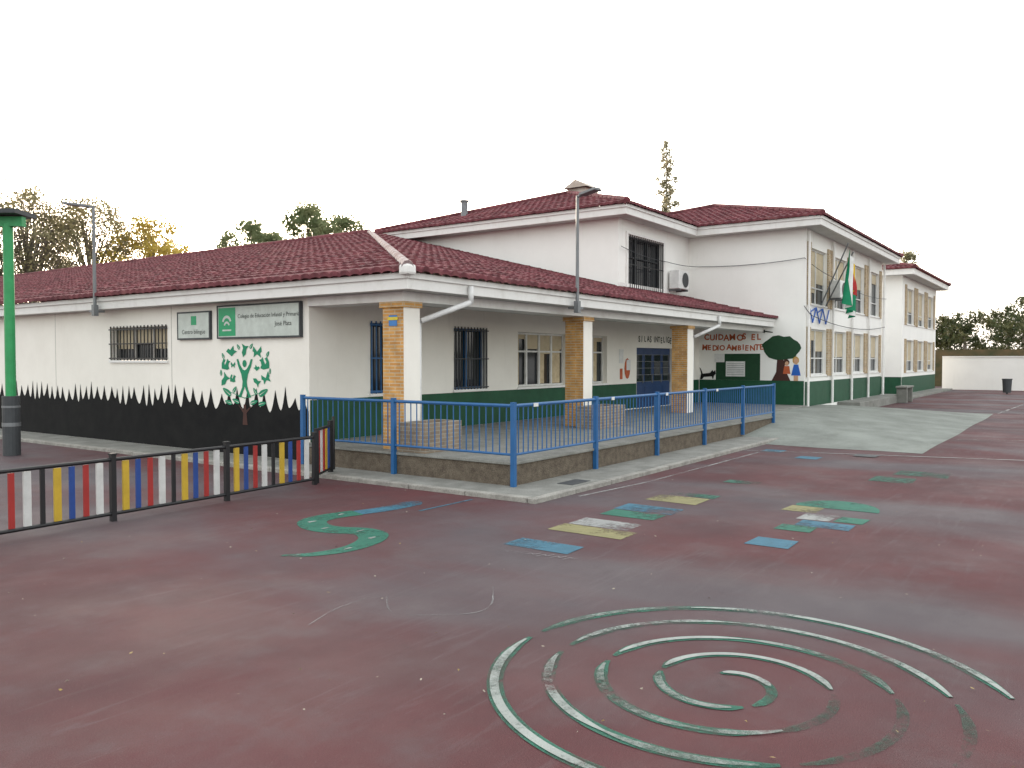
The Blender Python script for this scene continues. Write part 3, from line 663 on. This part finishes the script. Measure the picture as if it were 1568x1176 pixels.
FL=empty('flags'); q=Acc(); q.tube((28.3,7.38,3.6),(27.5,6.35,5.5),.022,n=8); q.tube((28.9,7.38,3.6),(28.2,6.35,5.3),.022,n=8); q.make('flag_poles',GREY,FL)
def flag(ax_,ay,az,w,h,cols,seed):
    nu,nv=14,18; v=[];f=[];mi=[]
    for j in range(nv+1):
        for i in range(nu+1):
            s=i/nu;t=j/nv; wz=.09*math.sin(s*10+t*3+seed)*(.4+t)
            sp=w*(1-.45*t*0.8)
            v.append((ax_+s*sp*.55+wz*.6-.35*t*.6, ay-wz-.05*s, az-h*t-.35*s*(1-t*.3)))
    for j in range(nv):
        for i in range(nu):
            k_=j*(nu+1)+i; f.append((k_,k_+1,k_+nu+2,k_+nu+1)); mi.append(min(2,int(i/nu*3)))
    obj('flag_cloth',v,f,cols,FL,mi,True)
FG=flat('flag_green',(.0,.20,.09),.8);FW=flat('flag_white',(.7,.7,.68),.8);FR=flat('flag_red',(.4,.02,.02),.8);FY=flat('flag_yellow',(.65,.42,.02),.8)
flag(27.5,6.35,5.3,1.1,1.7,[FG,FW,FG],1); flag(28.2,6.4,5.1,.5,1.0,[FR,FY,FR],2); flag(28.5,6.5,4.6,.8,1.2,[FG,FW,FG],4)

def cable(pts,r=.008):
    cu=bpy.data.curves.new('cable','CURVE'); cu.dimensions='3D'; cu.bevel_depth=r; s=cu.splines.new('POLY'); P=[]
    for p,n in zip(pts[:-1],pts[1:]):
        p=Vector(p);n=Vector(n)
        for i in range(10):
            t=i/10; w=p.lerp(n,t); w.z-=.25*4*t*(1-t)*(n-p).length/12; P.append(w)
    P.append(Vector(pts[-1])); s.points.add(len(P)-1)
    for i,p in enumerate(P): s.points[i].co=(*p,1)
    cu.materials.append(DGREY); o=bpy.data.objects.new('cable',cu); COL.objects.link(o); o.parent=SB
cable([(21.38,11.2,5.1),(24.6,11.2,4.95),(26.45,10.9,4.95),(26.42,7.4,5.0),(29,7.2,4.6),(38,7.2,4.4)],.01)
cable([(26.42,7.4,3.5),(26.5,7.2,3.2),(38,7.25,3.2)],.012)

# ---------------------------------------------------------------- boundary wall and far things
bw=empty('boundary_wall'); q=Acc(); q.box(56,56.25,-40,7.4,-.1,1.95,0); q.box(55.95,56.3,-40,7.4,1.95,2.02,1)
y=-40
while y<7: q.box(55.94,56.0,y,y+.35,0,1.95,0); y+=6
q.make('rendered_wall',[WALL2,FASC],bw)
obj('background_bank',[(62,-90,0),(62,60,0),(64,60,2.5),(64,-90,2.5),(200,60,2.6),(200,-90,2.6)],[(0,1,2,3),(3,2,4,5)],mat('dry_bank',(.09,.06,.03),(.03,.035,.015),scale=.8,rough=1,bump=.5,bscale=4))
q=Acc(); e=empty('litter_bin'); q.tube((50.5,3.6,0),(50.5,3.6,.06),.05,.05,8); q.tube((50.5,3.6,.06),(50.5,3.6,.75),.19,.23,14); q.tube((50.5,3.6,.75),(50.5,3.6,.8),.25,.25,14); q.make('bin',DGREY,e)
q=Acc(); e=empty('concrete_bench'); q.box(37.2,38.8,6.2,6.65,.62,.7); q.box(37.3,37.45,6.22,6.63,0,.62); q.box(38.5,38.65,6.22,6.63,0,.62); q.make('bench',CONC,e,bevel=.02)

# ---------------------------------------------------------------- ground markings
GMK=empty('playground_markings')
PG=paint('paint_green',(.02,.155,.105),.38,14); PGw=paint('paint_green_worn',(.025,.12,.085),.50,12); PW=paint('paint_white',(.34,.35,.34),.43,13); PB=paint('paint_blue',(.045,.16,.235),.38,14); PY=paint('paint_yellow',(.27,.25,.115),.40,14); PWL=paint('paint_white_line',(.36,.36,.35),.5,5,soft=.2)
PTH=paint('paint_faint',(.28,.28,.28),.54,6,soft=.15)
def rect(x0,x1,y0,y1,m,z=.004):
    j=lambda:random.uniform(-.015,.015)
    obj('square',[(x0+j(),y0+j(),z),(x1+j(),y0+j(),z),(x1+j(),y1+j(),z),(x0+j(),y1+j(),z)],[(0,1,2,3)],m,GMK)
rect(6.45,6.79,3.93,4.66,PB); rect(7.3,7.66,3.8,4.7,PY); rect(7.70,8.1,3.97,4.68,PW); rect(8.38,8.74,3.99,4.66,PG); rect(8.78,9.19,3.94,4.70,PB); rect(9.57,10.08,3.97,4.67,PY); rect(10.12,10.4,3.95,4.6,PGw)
rect(7.84,8.22,2.33,2.74,PB); rect(8.7,9.02,2.35,2.74,PG); rect(9.04,9.38,2.06,2.6,PB); rect(9.42,9.84,2.34,2.7,PW); rect(9.86,10.26,2.6,3.0,PY)
P=[(10.28,2.95,.004)]+[(10.28+.62*math.sin(t*math.pi/14),2.5+.5*math.cos(t*math.pi/14),.004) for t in range(1,14)]+[(10.28,2.0,.004)]
obj('semicircle',P,[tuple(range(len(P)))],PG,GMK)
rect(9.46,9.8,2.0,2.3,PG)
rect(13.9,14.5,1.75,2.5,PGw); rect(13.0,13.6,2.1,2.7,PGw); rect(15.2,15.6,4.0,4.4,PB); rect(16.0,16.4,4.9,5.3,PB); rect(11.6,11.9,3.9,4.4,PGw)
def ribbon(name,pts,w,m,z=.004,wf=None):
    v=[];f=[];n=len(pts)
    for i,p in enumerate(pts):
        a_=Vector(pts[max(0,i-1)]);b_=Vector(pts[min(n-1,i+1)]); d=(b_-a_).normalized(); nn=Vector((-d.y,d.x)); ww=(wf(i/(n-1)) if wf else w)/2
        v.append((p[0]+nn.x*ww,p[1]+nn.y*ww,z)); v.append((p[0]-nn.x*ww,p[1]-nn.y*ww,z))
    for i in range(n-1): f.append((2*i,2*i+1,2*i+3,2*i+2))
    return obj(name,v,f,m,GMK)
def smooth(P,it=3):
    P=[Vector(p) for p in P]
    for _ in range(it):
        Q=[P[0]]
        for a_,b_ in zip(P[:-1],P[1:]): Q+=[a_*.75+b_*.25,a_*.25+b_*.75]
        Q.append(P[-1]); P=Q
    return P
sn=smooth([(4.9,6.05),(5.05,5.85),(5.4,5.72),(5.8,5.8),(6.05,6.0),(6.1,6.25),(5.95,6.5),(5.95,6.8),(6.15,7.1),(6.5,7.12),(6.8,7.02)])
ribbon('snake_body',sn,.26,PG,wf=lambda t:.05+.27*min(1,t*2.5))
ribbon('snake_head',smooth([(6.8,7.02),(7.1,6.92),(7.5,6.9),(7.8,6.95)]),.28,PB,z=.004,wf=lambda t:.27 if t<.7 else .27*(1-t)/.3+.05)
for s in np.linspace(.1,.9,7):
    p=sn[int(s*(len(sn)-1))]; rect(p.x-.05,p.x+.05,p.y-.015,p.y+.02,PW,.008)
ribbon('blue_line',[(7.3,6.5),(8.3,6.48)],.04,PB)
cam2=lambda X,D:(.5764*X+.8171*D,-.8171*X+.5764*D)
cx,cy_=1.2,4.5
def sp(phi,off=0):
    r=1.46-.31*phi/(2*math.pi)+off+.012*math.sin(phi*1.7); return cam2(cx+r*math.cos(phi),cy_+r*math.sin(phi))
def arc(p0,p1,w,m,z,off=0):
    n=max(6,int((p1-p0)/.04)); ribbon('spiral_band',[sp(p0+(p1-p0)*i/n,off) for i in range(n+1)],w,m,z,wf=lambda t:w*min(1,.35+t*n*.12,.35+(1-t)*n*.12))
SG=paint('paint_green_spiral',(.02,.135,.09),.44,11,soft=.15,mx_=.9)
SGw=paint('paint_green_spiral_worn',(.025,.10,.07),.55,9,soft=.14,mx_=.75)
SW=paint('paint_white_spiral',(.35,.38,.36),.40,16,soft=.12,mx_=.92)
SWw=paint('paint_white_spiral_worn',(.29,.32,.30),.51,14,soft=.13,mx_=.85)
T=2*math.pi
arc(-.14,2.42,.092,SG,.004); arc(2.52,5.3,.092,SG,.004)
for k_ in (1,2,3):
    s_=T*k_
    arc(s_-.16,s_+2.5,.090-.006*k_,SG,.004); arc(s_+2.62,s_+4.7,.088-.006*k_,SG,.004)
    arc(T*(k_-1)+(5.4 if k_==1 else 4.8),s_-.24,.06,SGw,.004)
arc(T*4-1.4,T*4+1.6,.06,SG,.004)
for p0,p1,m_ in [(-.14,1.5,SW),(1.5,2.38,SWw),(2.56,4.1,SW),(4.1,5.2,SWw),
    (T-.16,T+1.3,SW),(T+1.3,T+2.42,SW),(T+2.68,T+3.8,SW),(T+3.8,T+4.6,SWw),
    (2*T-.16,2*T+1.2,SWw),(2*T+1.2,2*T+2.4,SW),(2*T+2.7,2*T+4.2,SWw),(2*T+4.2,2*T+4.9,SWw),
    (3*T-.16,3*T+2.4,SW),(3*T+2.7,3*T+4.5,SWw),(4*T-.2,4*T+1.5,SW)]:
    arc(p0,p1,.050 if p0<12 else .044,m_,.008,off=.004)
ribbon('court_line',[(9.3,5.48),(11.0,5.3),(15.8,5.25)],.045,PWL,.004)
ribbon('court_line',[(15.9,5.7),(17.2,.9),(19.5,-8)],.07,PW,.008)
ribbon('court_line',[(20.9,2.45),(24.5,-6)],.06,PWL,.004); ribbon('court_line',[(32,2),(30,-12)],.08,PWL,.004); ribbon('court_line',[(31.8,2.5),(55,1.5)],.08,PWL,.004)
ribbon('thin_curve',smooth([(3.7,4.3),(4.1,4.45),(4.6,4.42),(4.35,4.2),(4.2,4.0),(4.35,3.75),(4.65,3.45),(5.2,3.85)]),.012,PTH)
for i in range(6):
    x=6.15+i*.02; y=4.5-i*.13; ribbon('chalk_scribble',smooth([(x,y),(x+.12,y-.03),(x+.04,y-.07),(x+.15,y-.1)]),.012,PTH,.008)
obj('drain_cover',[(16.1,3.2,.012),(16.5,3.2,.012),(16.5,3.6,.012),(16.1,3.6,.012)],[(0,1,2,3)],DGREY)
n=300; v=[];f=[];mi=[]
for i in range(n):
    D=random.uniform(2.6,24); X=random.uniform(-.62,.62)*D; x,y=cam2(X,D)
    if y>5.6 and x>8.5: continue
    s=random.uniform(.006,.017); a_=random.uniform(0,6.28); z=.010
    k_=len(v)
    for t in range(4):
        rr=s*(1 if t%2==0 else .5); v.append((x+rr*math.cos(a_+t*1.57),y+rr*math.sin(a_+t*1.57),z+random.uniform(0,.010)))
    f.append((k_,k_+1,k_+2,k_+3)); mi.append(random.choice([0,0,1,2]))
obj('fallen_leaves',v,f,[flat('leaf_pale',(.30,.26,.20)),flat('leaf_brown',(.12,.07,.03)),flat('leaf_yellow',(.30,.21,.06))],None,mi)

# ---------------------------------------------------------------- trees
def leafmat(name,c1,c2,tr=.35):
    m=bpy.data.materials.new(name); m.use_nodes=True; N=m.node_tree.nodes;K=m.node_tree.links; b=N['Principled BSDF']; b.inputs['Roughness'].default_value=.7; b.inputs['Specular IOR Level'].default_value=.2
    tc=N.new('ShaderNodeTexCoord'); n=N.new('ShaderNodeTexNoise'); n.inputs['Scale'].default_value=.9; n.inputs['Detail'].default_value=5; K.new(tc.outputs['Object'],n.inputs['Vector'])
    r=N.new('ShaderNodeValToRGB'); r.color_ramp.elements[0].position=.35; r.color_ramp.elements[1].position=.65; r.color_ramp.elements[0].color=(*c1,1); r.color_ramp.elements[1].color=(*c2,1)
    K.new(n.outputs['Fac'],r.inputs['Fac']); K.new(r.outputs['Color'],b.inputs['Base Color'])
    t=N.new('ShaderNodeBsdfTranslucent'); K.new(r.outputs['Color'],t.inputs['Color']); mx=N.new('ShaderNodeMixShader'); mx.inputs['Fac'].default_value=tr
    K.new(b.outputs[0],mx.inputs[1]); K.new(t.outputs[0],mx.inputs[2]); K.new(mx.outputs[0],N['Material Output'].inputs['Surface']); return m
BARK=mat('bark',(.24,.20,.16),(.14,.12,.10),scale=3,rough=.95)
def foliage(name,centers,nleaf,size,m,parent):
    C=np.array(centers); wts=C[:,3]**2; wts/=wts.sum()
    idx=rng.choice(len(C),nleaf,p=wts); d=rng.normal(size=(nleaf,3)); d/=np.linalg.norm(d,axis=1)[:,None]; rr=rng.random(nleaf)**.5*rng.uniform(.7,1.25,nleaf)
    P=C[idx,:3]+d*rr[:,None]*np.stack([C[idx,3],C[idx,3],C[idx,4]],1)
    u=rng.normal(size=(nleaf,3)); u/=np.linalg.norm(u,axis=1)[:,None]; w=rng.normal(size=(nleaf,3)); w=np.cross(u,w); w/=np.linalg.norm(w,axis=1)[:,None]
    s=size*rng.uniform(.5,1.2,nleaf)[:,None]
    V=np.stack([P-u*s,P+w*s*.5,P+u*s,P-w*s*.5],1).reshape(-1,3)
    F=[(4*i,4*i+1,4*i+2,4*i+3) for i in range(nleaf)]
    return obj(name,V.tolist(),F,m,parent)
def tree(name,x,y,h,r,crown0,m,nclump=40,nleaf=6000,size=.22,gap=.5,seed=1,branchy=0):
    e=empty(name,(0,0,0)); r_=random.Random(seed); q=Acc()
    top=Vector((x+r_.uniform(-.4,.4),y+r_.uniform(-.4,.4),h*.8)); base=Vector((x,y,0)); prev=base; tr=.03*h*.6
    seg=6
    for i in range(seg):
        t=(i+1)/seg; p=base.lerp(top,t)+Vector((r_.uniform(-.2,.2),r_.uniform(-.2,.2),0)); q.tube(prev,p,tr*(1-i/seg*.8),tr*(1-(i+1)/seg*.8),7,cap=False); prev=p
    cl=[]
    for i in range(nclump):
        a_=r_.uniform(0,6.283); t=r_.random(); z=crown0+(h-crown0)*t; env=r*(math.sin(math.pi*min(.97,max(.12,(t*.85+.13))))**.6)
        rad=env*math.sqrt(r_.uniform(.05,1)); c=Vector((x+rad*math.cos(a_),y+rad*math.sin(a_),z)); cs=r*r_.uniform(.12,.36)*gap*1.6
        cl.append((c.x,c.y,c.z,cs,cs*.8))
        s=base.lerp(top,max(.25,min(.95,(z-h*.18)/h*.95))); mid=s.lerp(c,.55)+Vector((r_.uniform(-.3,.3),r_.uniform(-.3,.3),r_.uniform(0,.4)))
        q.tube(s,mid,.055*h/12,.035*h/12,5,cap=False); q.tube(mid,c,.035*h/12,.012,5,cap=False)
        for k_ in range(branchy):
            b=mid.lerp(c,r_.random()); en=b+Vector((r_.uniform(-1,1),r_.uniform(-1,1),r_.uniform(.2,1.4)))*r*.26; q.tube(b,en,.022,.007,4,cap=False)
            for k2 in range(3):
                b2_=b.lerp(en,r_.uniform(.3,1)); q.tube(b2_,b2_+Vector((r_.uniform(-1,1),r_.uniform(-1,1),r_.uniform(.1,1)))*r*.12,.012,.004,3,cap=False)
    q.make('trunk_and_limbs',BARK,e)
    foliage('foliage',cl,nleaf,size,m,e)
LY=leafmat('leaves_autumn',(.42,.33,.08),(.62,.48,.12),.5); LG=leafmat('leaves_green',(.17,.22,.11),(.30,.32,.17),.5); LB=leafmat('leaves_brown',(.26,.25,.15),(.40,.34,.18),.5); LD=leafmat('leaves_dark',(.045,.065,.03),(.13,.125,.055),.25); LC=leafmat('leaves_cypress',(.20,.21,.14),(.40,.35,.23),.5)  # autumn, green and brown leaf colours lightened to include sky glare
LS=leafmat('leaves_grey_brown',(.10,.11,.07),(.17,.16,.10),.35)  # dark grey-brown foliage colour of the leftmost tree
tree('autumn_tree',35.2,58,12.2,3.6,4.5,LY,90,12000,.14,.65,seed=3,branchy=3)
tree('autumn_tree',32.5,62,13.8,4.0,5,LB,95,10000,.13,.65,seed=5,branchy=5)
tree('autumn_tree',28.8,63,13.9,4.2,4.5,LB,95,10000,.13,.65,seed=8,branchy=6)
tree('autumn_tree',25.5,64,11.8,4.0,4,LS,80,10000,.14,.75,seed=9,branchy=3)
tree('green_tree',34.9,46.4,10.9,2.2,5.5,LG,70,12000,.11,.68,seed=11)
tree('green_tree',36.0,45.2,10.3,1.7,5.5,LG,45,7500,.11,.68,seed=12)
tree('green_tree',35.0,40,11.4,2.3,5.5,LG,85,15000,.11,.68,seed=13)
tree('green_tree',36.9,38.8,10.6,2.2,5.5,LG,65,11000,.11,.68,seed=14)
tree('distant_tree',76,13,10.8,1.8,6,LB,40,3500,.14,.6,seed=17,branchy=2)
e=empty('cypress_tree'); q=Acc(); q.tube((55.5,25.4,0),(55.5,25.4,17.7),.2,.02,8); r_=random.Random(5); cl=[]
for i in range(170):
    t=(i/170); z=3+14.7*t; env=1.75*(1-t)**.6+.10; a_=r_.uniform(0,6.28); rr=env*r_.uniform(.1,1)*(1 if (i%9) else 1.25)
    c=(55.5+rr*math.cos(a_),25.4+rr*math.sin(a_),z); s=.45*(1-t)+.18; cl.append((c[0],c[1],c[2],s,s*.9)); q.tube((55.5,25.4,z-.3),c,.025,.008,4)
q.make('trunk_and_limbs',BARK,e); foliage('foliage',cl,16000,.11,LC,e)
e=empty('distant_tree_mass'); q=Acc(); r_=random.Random(9); cl=[]
for i in range(24):
    y=-34+i*2.1+r_.uniform(-1,1); x=r_.uniform(72,84); h=r_.uniform(5.6,6.9)
    if -6<y<3: h+=1.2
    q.tube((x,y,0),(x,y,h*.7),.2,.08,6)
    for k_ in range(26):
        a_=r_.uniform(0,6.283); rr=2.6*math.sqrt(r_.random()); z=r_.uniform(1.8,h); rr*=1-.5*max(0,(z-h*.6)/(h*.4)); cl.append((x+rr*math.cos(a_),y+rr*math.sin(a_),z,r_.uniform(.4,1.1),r_.uniform(.35,.8)))
q.make('trunks',BARK,e); foliage('foliage',cl,75000,.16,LD,e)

# ---------------------------------------------------------------- light, sky
w=bpy.data.worlds.new('World'); sc.world=w; w.use_nodes=True; N=w.node_tree.nodes;K=w.node_tree.links
bg=N['Background']; sky=N.new('ShaderNodeTexSky'); sky.sky_type='NISHITA'; sky.sun_disc=False
EL=math.radians(10); AZ=math.radians(38)
sky.sun_elevation=EL; sky.sun_rotation=AZ; sky.dust_density=3; sky.air_density=1.2; sky.ozone_density=1
hs=N.new('ShaderNodeHueSaturation'); hs.inputs['Saturation'].default_value=.5; hs.inputs['Value'].default_value=2.2
K.new(sky.outputs[0],hs.inputs['Color'])
ad=N.new('ShaderNodeMix'); ad.data_type='RGBA'; ad.blend_type='ADD'; ad.inputs['Factor'].default_value=1
K.new(hs.outputs[0],ad.inputs[6]); ad.inputs[7].default_value=(7.5,7.4,7.1,1)
K.new(ad.outputs[2],bg.inputs['Color']); bg.inputs['Strength'].default_value=.15
sv=Vector((math.cos(EL)*math.sin(AZ),math.cos(EL)*math.cos(AZ),math.sin(EL)))
sl=bpy.data.lights.new('sun','SUN'); sl.energy=2.5; sl.angle=math.radians(.5); sl.color=(1,.85,.65)
so=bpy.data.objects.new('sun',sl); so.rotation_euler=sv.to_track_quat('Z','Y').to_euler(); so.location=(30,30,40); COL.objects.link(so)

# ---------------------------------------------------------------- camera
cam=bpy.data.cameras.new('camera'); cam.sensor_width=36; cam.lens=28.84; cam.clip_end=5000; cam.clip_start=.05
co=bpy.data.objects.new('camera',cam); co.location=(0,0,1.8); co.rotation_euler=(math.radians(90-1.69),0,math.radians(35.2-90)); COL.objects.link(co); sc.camera=co
